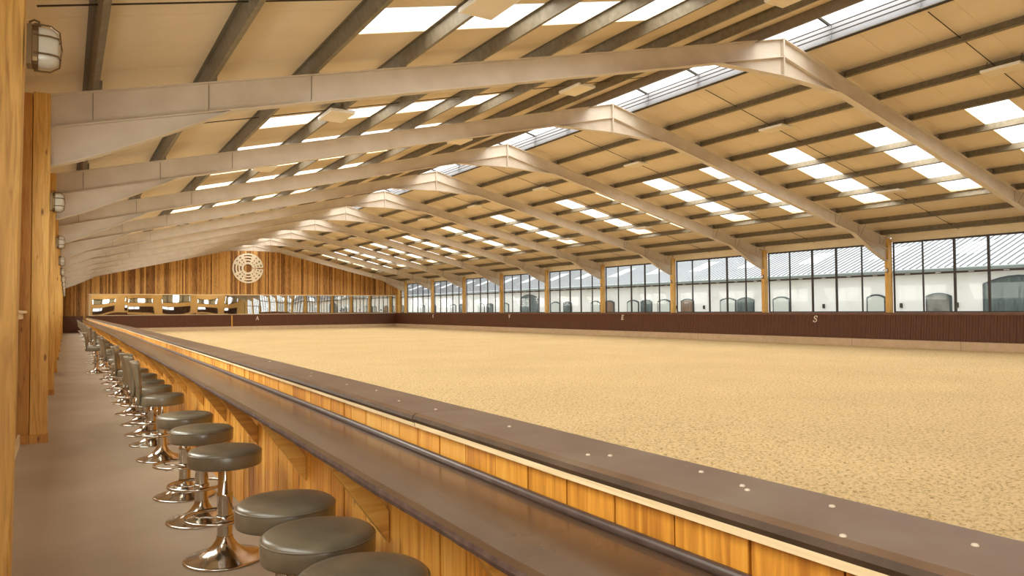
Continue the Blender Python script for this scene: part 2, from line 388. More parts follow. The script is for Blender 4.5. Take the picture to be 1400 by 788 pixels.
for s in (-1, 1):
    for a, b in zip(edges, edges[1:]):
        if iss(a, b):
            for d0, d1 in ((D_IN, SKY_D0), (SKY_D1, D_OUT)):
                mb = MB(); slope_box(mb, s, d0, d1, a, b, .2, .29, .006); mb.build('roof_panel', 'ceil', ceiling)
            mb = MB(); slope_box(mb, s, SKY_D0, SKY_D1, a, b, .26, .275); p = mb.build('roof_light', 'skysheet', ceiling); p['label'] = 'white translucent roof light sheet'
        else:
            mb = MB(); slope_box(mb, s, D_IN, D_OUT, a, b, .2, .29, .006); mb.build('roof_panel', 'ceil', ceiling)
PUR = [2.14, 3.47, 4.81, 6.14, 7.47, 8.81, 10.14, 11.49, 12.8]
spans = [(YB, FR[0])] + list(zip(FR, FR[1:])) + [(FR[-1], YE)]
cs, sn = math.cos(math.atan(SL)), math.sin(math.atan(SL))
def purlin_mesh(s, d, y0, y1, mat_='galv', dep=.195):
    mb = MB(); x = XA + s*d; z = zr(x)
    nx, nz = s*sn, cs; tx, tz = s*cs, -sn
    P = lambda t, n: (x + tx*t + nx*n, z + tz*t + nz*n)
    T = .006
    prof = [(-.06, T*.5), (T, T*.5), (T, dep-T), (.06, dep-T), (.06, dep), (0, dep), (0, T*1.5), (-.06, T*1.5)]
    poly = [P(*q) for q in prof]
    mb.prism(poly, 'Y', y0, y1); return mb
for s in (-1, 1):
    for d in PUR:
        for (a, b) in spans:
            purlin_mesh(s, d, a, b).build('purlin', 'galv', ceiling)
    for (a, b) in spans:
        if b - a < 4: continue
        ym = a + BAY*.56
        mb = MB(); x0, x1 = XA + s*1.0, XA + s*13.3
        mb.bar((x0, ym, zr(x0)+.13), (x1, ym, zr(x1)+.13), .014, .014); mb.build('sag_rod', 'rod', ceiling)
# cleats where the purlins sit on the rafters
mb = MB()
for s in (-1, 1):
    for d in PUR:
        for yy in FR:
            x = XA + s*d - s*.05
            mb.box(x-.045, x+.045, yy+.02, yy+.14, zr(x), zr(x)+.13)
stuff(mb.build('purlin_cleats', 'galv_warm', ceiling))
# ridge light
ridge = sempty('ceiling', 'long glazed ridge light with white kerb along the roof top', 'roof light')
for s, mt in ((-1, 'galv_warm'), (1, 'kerb')):
    x = XA + s*D_IN; z = zr(x)
    for (a, b) in spans:
        MB().box(min(x, x-s*.05), max(x, x-s*.05), a, b, z - (.02 if s < 0 else -.10), z + .46).build('kerb', mt, ridge)
        if s > 0: MB().box(x-.10, x-.05, a, b, z+.10, z+.13).build('kerb_ledge', mt, ridge); MB().box(x-.055, x+.0, a, b, z+.075, z+.10).build('kerb_seal', 'rod', ridge)
zk = zr(XA + D_IN) + .46
for s in (-1, 1):
    MB().hexa([(XA, YB, zk+.22), (XA+s*.86, YB, zk), (XA+s*.86, YE, zk), (XA, YE, zk+.22), (XA, YB, zk+.235), (XA+s*.86, YB, zk+.015), (XA+s*.86, YE, zk+.015), (XA, YE, zk+.235)]).build('ridge_glazing', 'skysheet', ridge)
yy = YB + .35
while yy < YE - .3:
    mb = MB()
    for s in (-1, 1): mb.bar((XA, yy, zk+.18), (XA+s*.80, yy, zk-.03), .04, .05)
    mb.build('glazing_bar', 'rod', ridge)
    MB().bar((XA+.74, yy, zr(XA+D_IN)+.1), (XA+.74, yy, zk-.02), .05, .06).build('kerb_strut', 'kerb', ridge)
    yy += 1.9
for i in range(3):
    MB().box(XA+.64-i*.03, XA+.66-i*.03, YB, YE, zr(XA+D_IN)+.19+i*.085, zr(XA+D_IN)+.21+i*.085).build('louvre_wire', 'rod', ridge)

# ------------------------------------------------------------------ steel portal frames
def portal(k, yf):
    lab = '%s cream steel portal frame spanning the hall, counted from the camera' % ORD[k] if k >= 0 else 'cream steel portal frame above and behind the camera, out of the picture'
    t = thing('portal_frame', lab, 'roof frame', (0, yf, 0), 'portal frames')
    k0 = .003
    yc = .08; W = .09
    for s in (-1, 1):
        xe = XL + .004 if s < 0 else XR - .004
        D = .40
        P = lambda x, dz: (x, zr(x) - dz)
        def strip(name, pts, w, mt='steel'):
            mb = MB(); mb.prism(pts, 'Y', yc-w, yc+w); return mb.build(name, mt, t)
        g = XA
        # rafter: web, two flanges in one I section
        mb = MB()
        mb.prism([P(xe, .0), P(g, .0), P(g, D), P(xe, D)], 'Y', yc-.006, yc+.006)
        mb.prism([P(xe, 0), P(g, 0), P(g, .014), P(xe, .014)], 'Y', yc-W, yc+W)
        mb.prism([P(xe, D-.014), P(g, D-.014), P(g, D), P(xe, D)], 'Y', yc-W, yc+W)
        mb.build('rafter', 'steel', t)
        # eave haunch
        xh = xe - s*2.0
        zh = zr(xe) - .84
        mb = MB(); zt = zr(xe)-D
        n = 6; low = []
        for i in range(n+1):
            u = i/n; x = xe + (xh-xe)*u; zz = zh + (zr(xh)-D-zh)*(u**1.15); low.append((x, zz))
        mb.prism([(xe, zt)] + low + [P(xh, D)][:0], 'Y', yc-.006, yc+.006)
        for p, q in zip(low, low[1:]):
            mb.prism([p, q, (q[0], q[1]-.014), (p[0], p[1]-.014)], 'Y', yc-W, yc+W)
        mb.build('eave_haunch', 'steel', t)
        # apex haunch
        xq = XA + s*(2.15 if s < 0 else 1.62); xq = XA + s*1.9
        mb = MB()
        mb.prism([(XA, ZA-D), (XA, ZA-.80), P(xq, D)], 'Y', yc-.006, yc+.006)
        mb.prism([(XA, ZA-.80), P(xq, D), P(xq, D+.014), (XA, ZA-.814)], 'Y', yc-W, yc+W)
        mb.build('apex_haunch', 'steel', t)
        MB().box(XA + (0 if s > 0 else -.016), XA + (.016 if s > 0 else 0), yc-W, yc+W, ZA-.83, ZA+.02).build('end_plate', 'steel', t)
        # restraint straps from the lower purlins to the rafter's bottom flange
        for d in PUR[-3:] if k >= -1 else []:
            x = XA + s*d
            if s > 0: MB().bar((x, yc-.08, zr(x)-D+.01), (x - .02, yc-.34, zr(x)+.05), .012, .006).build('restraint_strap', 'galv_warm', t)
            MB().box(x-.004, x+.004, yc-.014, yc-.005, zr(x)-D+.014, zr(x)-.014).build('web_rib', 'galv_warm', t)
            MB().box(x-.012, x+.012, yc-.05, yc-.005, zr(x)-D+.012, zr(x)-D+.045).build('cleat', 'steel', t)
    return t
for i, yf in enumerate(FR): portal(i-1, yf)

# ------------------------------------------------------------------ timber posts
def post(side, i, yf):
    k = i - 1
    s = 'left' if side < 0 else 'right'
    if side < 0: lab = ('%s golden timber post along the walkway wall' % ORD[i-1]) if i > 0 else 'golden timber post behind the camera on the walkway wall'
    else: lab = ('%s golden timber post between the arena windows' % ORD[i-2]) if i >= 2 else 'golden arena-window post %s, right of the picture' % ('behind the camera' if i == 0 else 'beside the camera')
    t = thing('timber_post', lab, 'post', (0, yf, 0), 'posts on the %s wall' % s)
    if side < 0:
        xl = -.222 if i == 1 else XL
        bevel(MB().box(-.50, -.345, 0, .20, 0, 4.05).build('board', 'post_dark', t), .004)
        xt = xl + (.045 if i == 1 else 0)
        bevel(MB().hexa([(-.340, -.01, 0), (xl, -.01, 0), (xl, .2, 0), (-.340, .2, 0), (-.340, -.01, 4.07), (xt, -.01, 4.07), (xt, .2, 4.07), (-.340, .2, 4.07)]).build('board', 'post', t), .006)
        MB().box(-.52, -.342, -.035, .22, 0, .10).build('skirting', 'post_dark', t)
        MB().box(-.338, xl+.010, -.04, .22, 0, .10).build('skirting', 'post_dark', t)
    else:
        bevel(MB().box(XR, XR+.12, 0, .16, 1.285, 4.07).build('board', 'post', t), .006)
        bevel(MB().box(XR+.125, XR+.262, .015, .16, 1.285, 4.05).build('board', 'post', t), .006)
        MB().box(XR+.05, XR+.262, .02, .14, 0, 1.285).build('footing', 'post_dark', t)
for i, yf in enumerate(FR): post(-1, i, yf); post(1, i, yf)

# bulkhead lamps on the walkway posts
def bulkhead():
    t = thing('bulkhead_lamp', '', 'wall lamp')
    MB().box(0, .022, -.05, .05, -.10, .10).build('mounting_plate', 'brass', t)
    sec = lambda r, h: [(r*math.cos(a)*.62, (h-r*.62)*(1 if math.sin(a) > 0 else -1) + r*.62*math.sin(a)) for a in [2*PI*(i+.5)/20 for i in range(20)]]
    mb = MB(); mb.prism(sec(.095, .115), 'X', .022, .05); bevel(mb.build('housing', 'brass', t), .004)
    mb = MB(); n = 0
    rings = [(.045, 1.0), (.09, 1.0), (.115, .9), (.13, .7), (.137, .35)]
    for x, q in rings:
        mb.v += [(x, a*q, b*(q if q > .8 else q*.5+.42)) for a, b in sec(.082, .105)]
    for r in range(len(rings)-1):
        for i in range(20):
            j = (i+1) % 20; mb.f.append((r*20+i, r*20+j, r*20+20+j, r*20+20+i)); mb.m.append(0)
    mb.f.append(tuple(80+i for i in range(20))); mb.m.append(0)
    mb.build('glass_cover', 'lampglass', t, smooth=True)
    for z in (-.045, .045):
        MB().tube([(.03, -.066, z), (.10, -.066, z), (.135, -.045, z), (.146, 0, z), (.135, .045, z), (.10, .066, z), (.03, .066, z)], .0045, 6).build('guard_bar', 'brass', t)
    MB().tube([(.03, 0, -.12), (.10, 0, -.118), (.14, 0, -.09), (.150, 0, 0), (.14, 0, .09), (.10, 0, .118), (.03, 0, .12)], .0045, 6).build('guard_bar', 'brass', t)
    MB().tube([(.012, 0, .10), (.012, 0, .125), (.03, 0, .137), (.05, 0, .130), (.055, 0, .11)], .006, 6).build('cable_loop', 'brass', t)
    return t
bh = bulkhead()
first = True
for i, yf in enumerate(FR):
    if i == 0: continue
    lab = '%s caged oval bulkhead lamp up on the walkway posts' % ORD[i-1]
    if first: bh.location = (-.1775, yf+.0, 2.83); bh['label'] = lab; bh['group'] = 'bulkhead lamps on the walkway posts'; first = False
    else: dup(bh, (XL+.004, yf+.06, 2.80), lab, 'bulkhead lamps on the walkway posts')
# small white fittings on the arena posts
def fitting():
    t = thing('post_fitting', '', 'fitting')
    MB().box(-.03, 0, .02, .11, -.08, .08).build('backplate', 'frame', t)
    bevel(MB().box(-.09, -.03, .03, .10, -.05, .06).build('head', 'white', t), .006)
    return t
ft = None
for i, yf in enumerate(FR):
    if i < 2: continue
    lab = 'small white and black box fitting on the %s arena-window post' % ORD[i-2]
    if ft is None: ft = fitting(); ft.location = (XR+.004, yf, 2.87); ft['label'] = lab; ft['group'] = 'box fittings on the arena posts'
    else: dup(ft, (XR+.004, yf, 2.87), lab, 'box fittings on the arena posts')

# ------------------------------------------------------------------ left wall
def plank_run(mb, y0, y1, x0, x1, z0, z1, w=.14):
    y = y0; n = 0
    while y < y1 - .02:
        ww = min(w, y1-y); mb.box(x0, x1 + .006*(n % 2), y+.003, y+ww-.003, z0, z1); y += w; n += 1
for bi, (a, b) in enumerate(spans):
    wl = sempty('wall_left', 'golden plank wall of the walkway, %s bay from the near end, windows added for light over a capped dado' % ORD[bi], 'wall')
    wl['label'] = 'golden planked walkway wall, %s bay from the near end' % ORD[bi]
    a2, b2 = (a + .225 if bi else a), b - .045
    cl = [c for c in ADDED_WINS if a - .1 < c[0] < b]
    z0, z1 = 1.62, 3.15
    if cl:  # unseen window opening, added to let light onto bar and stools
        p, q = cl[0]
        for u, v, l, h in ((a, b, 0, z0), (a, b, z1, 4.25), (a, p, z0, z1), (q, b, z0, z1)): MB().box(-.70, -.56, u, v, l, h).build('backing', 'wall_plank_y', wl)
        mb = MB(); plank_run(mb, a2, b2, -.56, -.515, 1.525, z0); plank_run(mb, a2, b2, -.56, -.515, z1, 4.2); plank_run(mb, a2, p, -.56, -.515, z0, z1); plank_run(mb, q, b2, -.56, -.515, z0, z1)
        stuff(mb.build('planks', 'wall_plank_y', wl))
        fr = MB()
        for u, v, l, h in ((p, q, z0, z0+.05), (p, q, z1-.05, z1), (p, p+.05, z0+.05, z1-.05), (q-.05, q, z0+.05, z1-.05)): fr.box(-.64, -.57, u, v, l, h)
        for t_ in range(1, 4): fr.box(-.64, -.57, p+(q-p)*t_/4-.025, p+(q-p)*t_/4+.025, z0+.05, z1-.05)
        o = fr.build('window_frame', 'frame', wl)
        MB().box(-.61, -.604, p+.02, q-.02, z0+.02, z1-.02).build('pane', 'glass', o)
    else:
        MB().box(-.70, -.56, a, b, 0, 4.25).build('backing', 'wall_plank_y', wl)
        mb = MB(); plank_run(mb, a2, b2, -.56, -.515, 1.525, 4.2); stuff(mb.build('planks', 'wall_plank_y', wl))
    mb = MB(); plank_run(mb, a2, b2, -.56, -.456, 0, 1.43)
    stuff(mb.build('dado_boards', 'wall_plank_y', wl))
    bevel(MB().box(-.56, -.375, a2, b2, 1.49, 1.52).build('dado_cap', 'pale', wl), .005)
    MB().box(-.56, -.41, a2, b2, 1.43, 1.488).build('dado_rail', 'pale', wl)
for i, (a, b) in enumerate(spans):
    struct(MB().box(-.449, -.425, a+(.23 if i else 0), b-.05, 0, .12).build('baseboard_left', 'pale'), 'pale timber skirting along the walkway wall', 'skirting')

# ------------------------------------------------------------------ end wall with mirror and emblem
we = sempty('wall_end', 'tall gable wall of vertical golden brown boards at the far end', 'wall')
MB().prism([(-.7, 0), (26.9, 0), (26.9, zr(26.9)+.3), (XA, ZA+.35), (-.7, zr(-.7)+.3)], 'Y', YE+.04, YE+.2).build('backing', 'wall_plank_y', we)
x = -.55
while x < 26.5:
    w = random.choice((.09, .11, .12, .14)); x1 = min(x + w, 26.55)
    zt = lambda q: zr(q) + .19
    y0 = YE - .02*random.random()
    z0 = 2.92 if x > 1.55 and x1 < 26.2 else 0
    MB().prism([(x+.004, z0), (x1-.004, z0), (x1-.004, zt(x1-.004)), (x+.004, zt(x+.004))], 'Y', y0, YE+.04).build('board', 'wall_plank', we)
    x = x1
mf = thing('wall_mirror', 'long frameless arena mirror strip set low across the far gable wall', 'mirror', (0, YE-.03, 0))
mf['label'] = 'long pale-framed mirror strip set low across the far gable wall'
MB().box(1.47, 26.3, -.05, 0, 2.86, 2.93).build('frame_top', 'pale', mf)
MB().box(1.47, 26.3, -.05, 0, 1.26, 1.30).build('frame_bottom', 'pale', mf)
MB().box(1.47, 1.60, -.05, 0, 1.30, 2.86).build('frame_side', 'pale', mf)
MB().box(26.18, 26.3, -.05, 0, 1.30, 2.86).build('frame_side', 'pale', mf)
MB().box(1.60, 26.18, .0, .02, 1.28, 2.90).build('mirror_back', 'frame', mf)
npan = 10; pw = (26.18-1.60)/npan
for i in range(npan):
    mb = MB(); mb.box(-pw/2+.004, pw/2-.004, -.006, 0, -.78, .78)
    o = mb.build('mirror_pane', 'mirror', mf); o.location = (1.60 + pw*(i+.5), -.022, 2.08); o.rotation_euler = (random.uniform(-.003, .003), 0, random.uniform(-.005, .005))
def emblem():
    t = thing('wall_emblem', 'round cream emblem of concentric rings shaped like letter C on far gable', 'emblem', (12.98, YE-.06, 5.13))
    R = 1.25; rb = [.28, .42, .51, .61, .70, .81, .895, 1.0]      # ring, gap, ring, gap, ring, gap, ring
    gaps = [(72, 108), (122, 130), (142, 149), (163, 202), (215, 222), (234, 241), (254, 289), (303, 311), (324, 331), (343, 351), (9, 17), (29, 36), (49, 56)]
    mb = MB()
    st = 4
    for r0, r1, isgap in [(rb[i], rb[i+1], i % 2 == 1) for i in range(7)]:
        for a in range(0, 360, 1):
            am = a + .5
            if (am < 3 or am > 357): continue
            if isgap and any(p <= am <= q for p, q in gaps): continue
            c0, s0, c1, s1 = math.cos(math.radians(a)), math.sin(math.radians(a)), math.cos(math.radians(a+1)), math.sin(math.radians(a+1))
            mb.prism([(R*r0*c0, R*r0*s0), (R*r1*c0, R*r1*s0), (R*r1*c1, R*r1*s1), (R*r0*c1, R*r0*s1)], 'Y', -.03, .0)
    mb.build('ring_plate', 'emblem', t)
    mb = MB()
    for a in (70, 190, 310): mb.box(R*.95*math.cos(math.radians(a))-.03, R*.95*math.cos(math.radians(a))+.03, 0, .06, R*.95*math.sin(math.radians(a))-.03, R*.95*math.sin(math.radians(a))+.03)
    mb.build('spacer', 'frame', t)
emblem()
# end corner post
t = thing('timber_post', 'golden timber corner post where the window wall meets the gable', 'post', (0, YE-.36, 0))
bevel(MB().box(XR+.0, XR+.25, 0, .3, 1.285, 4.1).build('board', 'post', t), .006)

# ------------------------------------------------------------------ right wall: windows, fascia
struct(MB().box(26.55, 26.78, YB, YE, 0, 1.262).build('wall_right', 'plinth'), 'low rendered wall carrying the arena windows', 'wall')
for bi, (a, b) in enumerate(spans):
    wr = sempty('wall_right', 'cream panelling above the arena window, %s bay from the near end' % ORD[bi], 'wall')
    MB().box(26.49, 26.72, a+.165, b-.003, 3.93, zr(26.6)+.20).build('fascia', 'fascia', wr)
    MB().box(26.42, 26.49, a+.165, b-.003, 4.10, zr(26.45)+.19).build('fascia_board', 'fascia', wr)
X0, X1 = 26.55, 26.61
nwin = 0
for (a, b) in spans:
    nwin += 1
    a2, b2 = a+.158, b-.003
    if b2 > YE-.5: b2 = YE-.38
    n = max(1, round((b2-a2)/1.09)); ws = (b2-a2)/n
    w = sempty('window_%d' % nwin, 'dark-framed arena window, bay %d from the near end' % nwin, 'window')
    w['label'] = '%s dark-framed tall window of the arena side, from the near end' % ORD[nwin-1]
    mb = MB(); fw_ = .045
    mb.box(X0, X1, a2, b2, 3.87, 3.93); mb.box(X0, X1, a2, b2, 1.285, 1.335)
    mb.box(X0, X1, a2, a2+fw_, 1.335, 3.87); mb.box(X0, X1, b2-fw_, b2, 1.335, 3.87)
    mb.build('window_frame', 'frame', w)
    MB().box(X0-.16, X1, a2, b2, 1.262, 1.285).build('sill', 'plinth', w)
    mb = MB(); mb.box(X0+.005, X1-.005, a2+fw_, b2-fw_, 2.675, 2.745); mb.build('transom', 'frame', w)
    for i in range(1, n):
        wd = .075 if (i in (2, 3) and n == 5) else .04
        MB().box(X0, X1, a2+ws*i-wd/2, a2+ws*i+wd/2, 1.335, 3.87).build('mullion', 'frame', w)
    for i in range(n):
        for z0, z1 in ((1.335, 2.675), (2.745, 3.87)):
            mb = MB(); mb.box(X0+.028, X0+.034, a2+ws*i+.02, a2+ws*(i+1)-.02, z0, z1); mb.build('pane', 'glass', w)
        yc = a2+ws*(i+.5)
        MB().box(X0-.02, X0+.005, yc-.09, yc+.09, 2.70, 2.72).build('catch', 'silver', w)
struct(MB().box(26.0, 26.27, YB, YE-.5, 1.262, 1.284).build('trim_1', 'kick_rail'), 'brown ledge above the kickboards', 'ledge')

# ------------------------------------------------------------------ kickboards
def kick_side():
    t = thing('kickboard_wall', 'long brown boarded kick wall beneath the arena windows', 'kickboard')
    mb = MB(); y = YB+1.2; n = 0
    X = lambda z: 25.92 + (z-.30)*.10
    while y < 62.8:
        o = .004*(n % 2)
        z0, z1 = .30, 1.20
        mb.hexa([(X(z0)-o, y+.004, z0), (X(z0)+.03, y+.004, z0), (X(z0)+.03, y+.091, z0), (X(z0)-o, y+.091, z0), (X(z1)-o, y+.004, z1), (X(z1)+.03, y+.004, z1), (X(z1)+.03, y+.091, z1), (X(z1)-o, y+.091, z1)]); y += .095; n += 1
    stuff(mb.build('kickboards', 'kick', t))
    MB().hexa([(X(.3)+.03, YB+1.2, .3), (X(.3)+.08, YB+1.2, .3), (X(.3)+.08, 62.85, .3), (X(.3)+.03, 62.85, .3), (X(1.2)+.03, YB+1.2, 1.2), (X(1.2)+.08, YB+1.2, 1.2), (X(1.2)+.08, 62.85, 1.2), (X(1.2)+.03, 62.85, 1.2)]).build('backing', 'frame', t)
    bevel(MB().box(X(1.2)-.025, X(1.2)+.10, YB+1.2, 62.85, 1.20, 1.262).build('top_rail', 'kick_rail', t), .008)
    y = YB+1.2
    while y < 62.7:
        y1 = min(y+4.0, 62.85); bevel(MB().box(25.85, 26.05, y+.006, y1-.006, -.1, .295).build('plinth_block', 'plinth', t), .008); y = y1
kick_side()
def kick_end():
    t = thing('kickboard_wall', 'brown boarded kick wall below the mirror at the far end', 'kickboard')
    mb = MB(); x = 1.5; n = 0
    Y = lambda z: 62.62 + (z-.30)*.10
    while x < 25.9:
        o = .004*(n % 2); z0, z1 = .30, 1.20
        mb.hexa([(x+.004, Y(z0)-o, z0), (x+.116, Y(z0)-o, z0), (x+.116, Y(z0)+.03, z0), (x+.004, Y(z0)+.03, z0), (x+.004, Y(z1)-o, z1), (x+.116, Y(z1)-o, z1), (x+.116, Y(z1)+.03, z1), (x+.004, Y(z1)+.03, z1)]); x += .12; n += 1
    stuff(mb.build('kickboards', 'kick', t))
    MB().box(1.5, 26.0, 62.75, 62.80, .1, 1.2).build('backing', 'frame', t)
    bevel(MB().box(1.5, 26.0, 62.69, 62.83, 1.20, 1.262).build('top_rail', 'kick_rail', t), .008)
    MB().box(11.56, 11.66, 62.60, 62.69, .30, 1.2).build('cover_strip', 'strut', t)
    x = 1.5
    while x < 25.7:
        x1 = min(x+4.0, 25.85); bevel(MB().box(x+.006, x1-.006, 62.55, 62.74, -.1, .295).build('plinth_block', 'plinth', t), .008); x = x1
kick_end()
struct(MB().box(1.35, 26.4, 62.80, YE-.085, 1.20, 1.262).build('trim_2', 'kick_rail'), 'brown ledge under the far mirror', 'ledge')
def kick_back():
    t = thing('kickboard_wall', 'brown boarded kick wall at the near end behind the camera', 'kickboard')
    MB().box(1.34, 25.9, YB+1.0, YB+1.08, .0, 1.2).build('backing', 'kick', t)
    MB().box(1.5, 25.9, YB+.98, YB+1.1, 1.2, 1.262).build('top_rail', 'kick_rail', t)
kick_back()
# panel closing the walkway at the far end
t = thing('end_panel', 'reddish brown low panel closing the far end of the walkway', 'panel', (0, YE-.1, 0))
MB().box(-.40, 1.10, 0, .07, 0, 1.20).build('board', 'kick_rail', t)
MB().box(-.42, 1.12, -.02, .075, 1.20, 1.25).build('cap', 'kick_rail', t)

# dressage letters
def glyph(ch):
    S = []      # strokes: (x0, z0, x1, z1, width)
    if ch == 'E': S = [(.22, .03, .22, .97, .17), (.06, .05, .74, .05, .10), (.06, .95, .74, .95, .10), (.22, .5, .56, .5, .09), (.72, .05, .72, .24, .08), (.72, .95, .72, .78, .08), (.56, .40, .56, .60, .07)]
    if ch == 'V': S = [(.13, .95, .42, .05, .16), (.42, .05, .72, .95, .08), (.0, .96, .30, .96, .07), (.56, .96, .84, .96, .07)]
    if ch == 'K': S = [(.22, .03, .22, .97, .17), (.06, .04, .38, .04, .07), (.06, .96, .38, .96, .07), (.25, .42, .70, .95, .08), (.38, .56, .74, .05, .15), (.60, .96, .84, .96, .07), (.60, .04, .90, .04, .07)]
    if ch == 'A': S = [(.13, .05, .42, .97, .08), (.42, .97, .74, .05, .16), (.22, .36, .62, .36, .07), (.0, .04, .26, .04, .07), (.58, .04, .90, .04, .07)]
    if ch == 'S':
        pts = [(.68, .72), (.66, .86), (.52, .95), (.34, .95), (.20, .86), (.16, .73), (.24, .60), (.42, .52), (.60, .43), (.68, .28), (.62, .13), (.46, .05), (.28, .05), (.15, .13), (.11, .28)]
        S = [(a[0], a[1], b[0], b[1], .14 if 3 < i < 10 else .10) for i, (a, b) in enumerate(zip(pts, pts[1:]))] + [(.70, .68, .70, .95, .07), (.10, .05, .10, .32, .07)]
    return S
def letter(ch, x, y, z, side, h, lab):
    t = thing('dressage_letter', lab, 'letter', (x, y, z), 'white letters on the kickboards')
    mb = MB()
    for i, (a, b, c, d, w) in enumerate(glyph(ch)):
        f = lambda u, v: ((u-.42)*h*.9 + (.18*h*(v-.5) if side == 'R' else 0), v*h)
        dx, dz = c-a, d-b; L = math.hypot(dx, dz) or 1; nx, nz = -dz/L*w/2, dx/L*w/2
        q = [f(a+nx, b+nz), f(c+nx, d+nz), f(c-nx, d-nz), f(a-nx, b-nz)]
        e = .001*i*.3
        if side == 'R': mb.prism([(-p[0], p[1]) for p in q], 'X', -.03-e, -.01)
        else: mb.prism(q, 'Y', -.03-e, -.01)
    mb.build('letter_face', 'letter', t)
XK = lambda z: 25.92 + (z-.30)*.10 
letter('S', XK(1.0)-.0, 18.66, .90, 'R', .27, 'white letter S on the brown kick wall')
letter('E', XK(1.0)-.0, 30.65, .90, 'R', .27, 'white letter E on the brown kick wall')
letter('V', XK(1.0)-.0, 42.55, .90, 'R', .27, 'white letter V on the brown kick wall')
letter('K', XK(1.0)-.0, 54.7, .90, 'R', .27, 'tiny far white letter K on the brown kick wall')
letter('A', 13.62, 62.68, .80, 'E', .32, 'white letter A on the brown kick wall below the mirror')

# ------------------------------------------------------------------ back wall (seen only in the mirror)
wb = sempty('wall_back', 'plank wall behind the camera with two rows of gallery windows', 'wall')
wins = [(3.5, 6.5), (8, 11.5), (13, 17), (18.5, 22), (23, 25.5)]
xs = [-.7] + [v for p in wins for v in p] + [26.9]
XD = 1.3
def wbox(x0, x1, z0, z1): MB().box(x0, x1, YB-.15, YB, z0, z1).build('boarding', 'wall_plank_y', wb)
wbox(XD, 26.9, 0, 1.6); wbox(XD, 26.9, 2.6, 3.3); wbox(-.7, XD, 2.75, 3.3); wbox(-.7, -.5, 0, 2.75); wbox(1.15, XD, 0, 2.75)
MB().prism([(-.7, 4.15), (26.9, 4.15), (26.9, zr(26.9)+.3), (XA, ZA+.35), (-.7, zr(-.7)+.3)], 'Y', YB-.15, YB).build('boarding', 'wall_plank_y', wb)
for i in range(0, len(xs), 2):
    wbox(max(XD, xs[i]), xs[i+1], 1.6, 2.6); wbox(xs[i], xs[i+1], 3.3, 4.15)
dr = sempty('added_door_1', 'glazed door added to light the near end of the walkway, behind the camera', 'door')  # door added out of view to light posts, stools and floor
mb = MB()
for u, v, l, h in ((-.5, 1.15, 2.66, 2.75), (-.5, -.42, 0, 2.66), (1.07, 1.15, 0, 2.66), (.285, .365, 0, 2.66), (-.42, .285, 0, .12), (.365, 1.07, 0, .12)): mb.box(u, v, YB-.1, YB-.02, l, h)
mb.build('added_door_frame', 'frame', dr)
for u, v in ((-.42, .285), (.365, 1.07)): MB().box(u, v, YB-.065, YB-.055, .12, 2.66).build('added_door_pane', 'glass', dr)
for (p, q) in wins:
    for z0, z1 in ((1.6, 2.6), (3.3, 4.15)):
        nwin += 1
        w = sempty('window_%d' % nwin, 'gallery window in the wall behind the camera, seen in the mirror', 'window')
        mb = MB(); mb.box(p, q, YB-.08, YB+.03, z0, z0+.07); mb.box(p, q, YB-.08, YB+.03, z1-.07, z1)
        n = round((q-p)/.9)
        for i in range(n+1):
            x = p + (q-p)*i/n; mb.box(x-.035, x+.035, YB-.08, YB+.03, z0+.07, z1-.07)
        mb.build('window_frame', 'frame', w)
        MB().box(p, q, YB-.06, YB-.05, z0+.07, z1-.07).build('pane', 'glass', w)
        m_ = (p+q)/2
        if z0 > 3: 
            MB().box(p+.1, m_-.3, YB-.16, YB-.12, z0, z1).build('blind', 'fascia', w); MB().box(m_+.5, q-.1, YB-.16, YB-.12, z0, z1).build('blind', 'fascia', w)
        else:
            MB().box(p, q, YB-.16, YB-.12, z0, z0+.55).build('dimming_panel', 'kick', w); MB().box(m_-.2, q, YB-.16, YB-.12, z0+.55, z1).build('dimming_panel', 'kick', w)  # panels added behind the lower glass to dim it in the mirror

# ------------------------------------------------------------------ bar: boarded wall, cap, counter, brackets
XW = 1.10
bar = thing('boarded_bar_wall', 'golden boarded low wall between walkway and arena with brown cap', 'low wall')
sweep_y(MB(), [(XW+.03, 0), (XW+.17, -.1), (XW+.17, 1.07), (XW+.03, 1.07)]).build('core', 'gap', bar)
y = -1.2; stf = MB()
while y < YE - .15:
    w = random.choice((.196, .2, .2, .19)) if y < 3.2 else random.choice((.095, .12, .14, .10, .14))
    y1 = min(y+w, YE-.13); o = random.uniform(0, .005)
    P = lambda x, yy, z: (x+bx(yy), yy, z)
    g = .0025 + .003*random.random()*(random.random() < .7)
    pts = [P(XW+o, y+g, .0), P(XW+.03, y+g, .0), P(XW+.03, y1-g, .0), P(XW+o, y1-g, .0)]
    pts += [(a, b, 1.069) for a, b, c in pts]
    if y < 24:
        mb = MB(); mb.hexa(pts); mb.build('plank', 'plank', bar)
    else: stf.hexa(pts)
    y = y1
stuff(stf.build('far_planks', 'plank_far', bar))
y = -1.2
while y < YE - .2:
    y1 = min(y+3.66, YE-.13)
    mb = MB(); sweep_y(mb, [(XW-.026, 1.068), (XW+.02, 1.068), (XW+.02, 1.084), (XW-.026, 1.084)], y+.004, y1-.004); mb.build('batten', 'pale', bar)
    j = random.uniform(-.003, .003)
    xa, xb = XW-.036+j, XW+.215+j
    mb = MB(); sweep_y(mb, [(xa+.008, 1.084), (xb-.01, 1.084), (xb, 1.090), (xb, 1.108), (xb-.012, 1.118), (xa+.018, 1.118), (xa+.004, 1.110), (xa, 1.097)], y+.002, y1-.002, mis=[1, 0, 0, 0, 0, 0, 1, 1])
    mb.build('cap_board', ['cap', 'cap_edge'], bar, smooth=False)
    y = y1
mb = MB(); sweep_y(mb, [(XW+.16, -.1), (XW+.22, -.1), (XW+.22, .29), (XW+.16, .29)]); mb.build('plinth', 'plinth', bar)
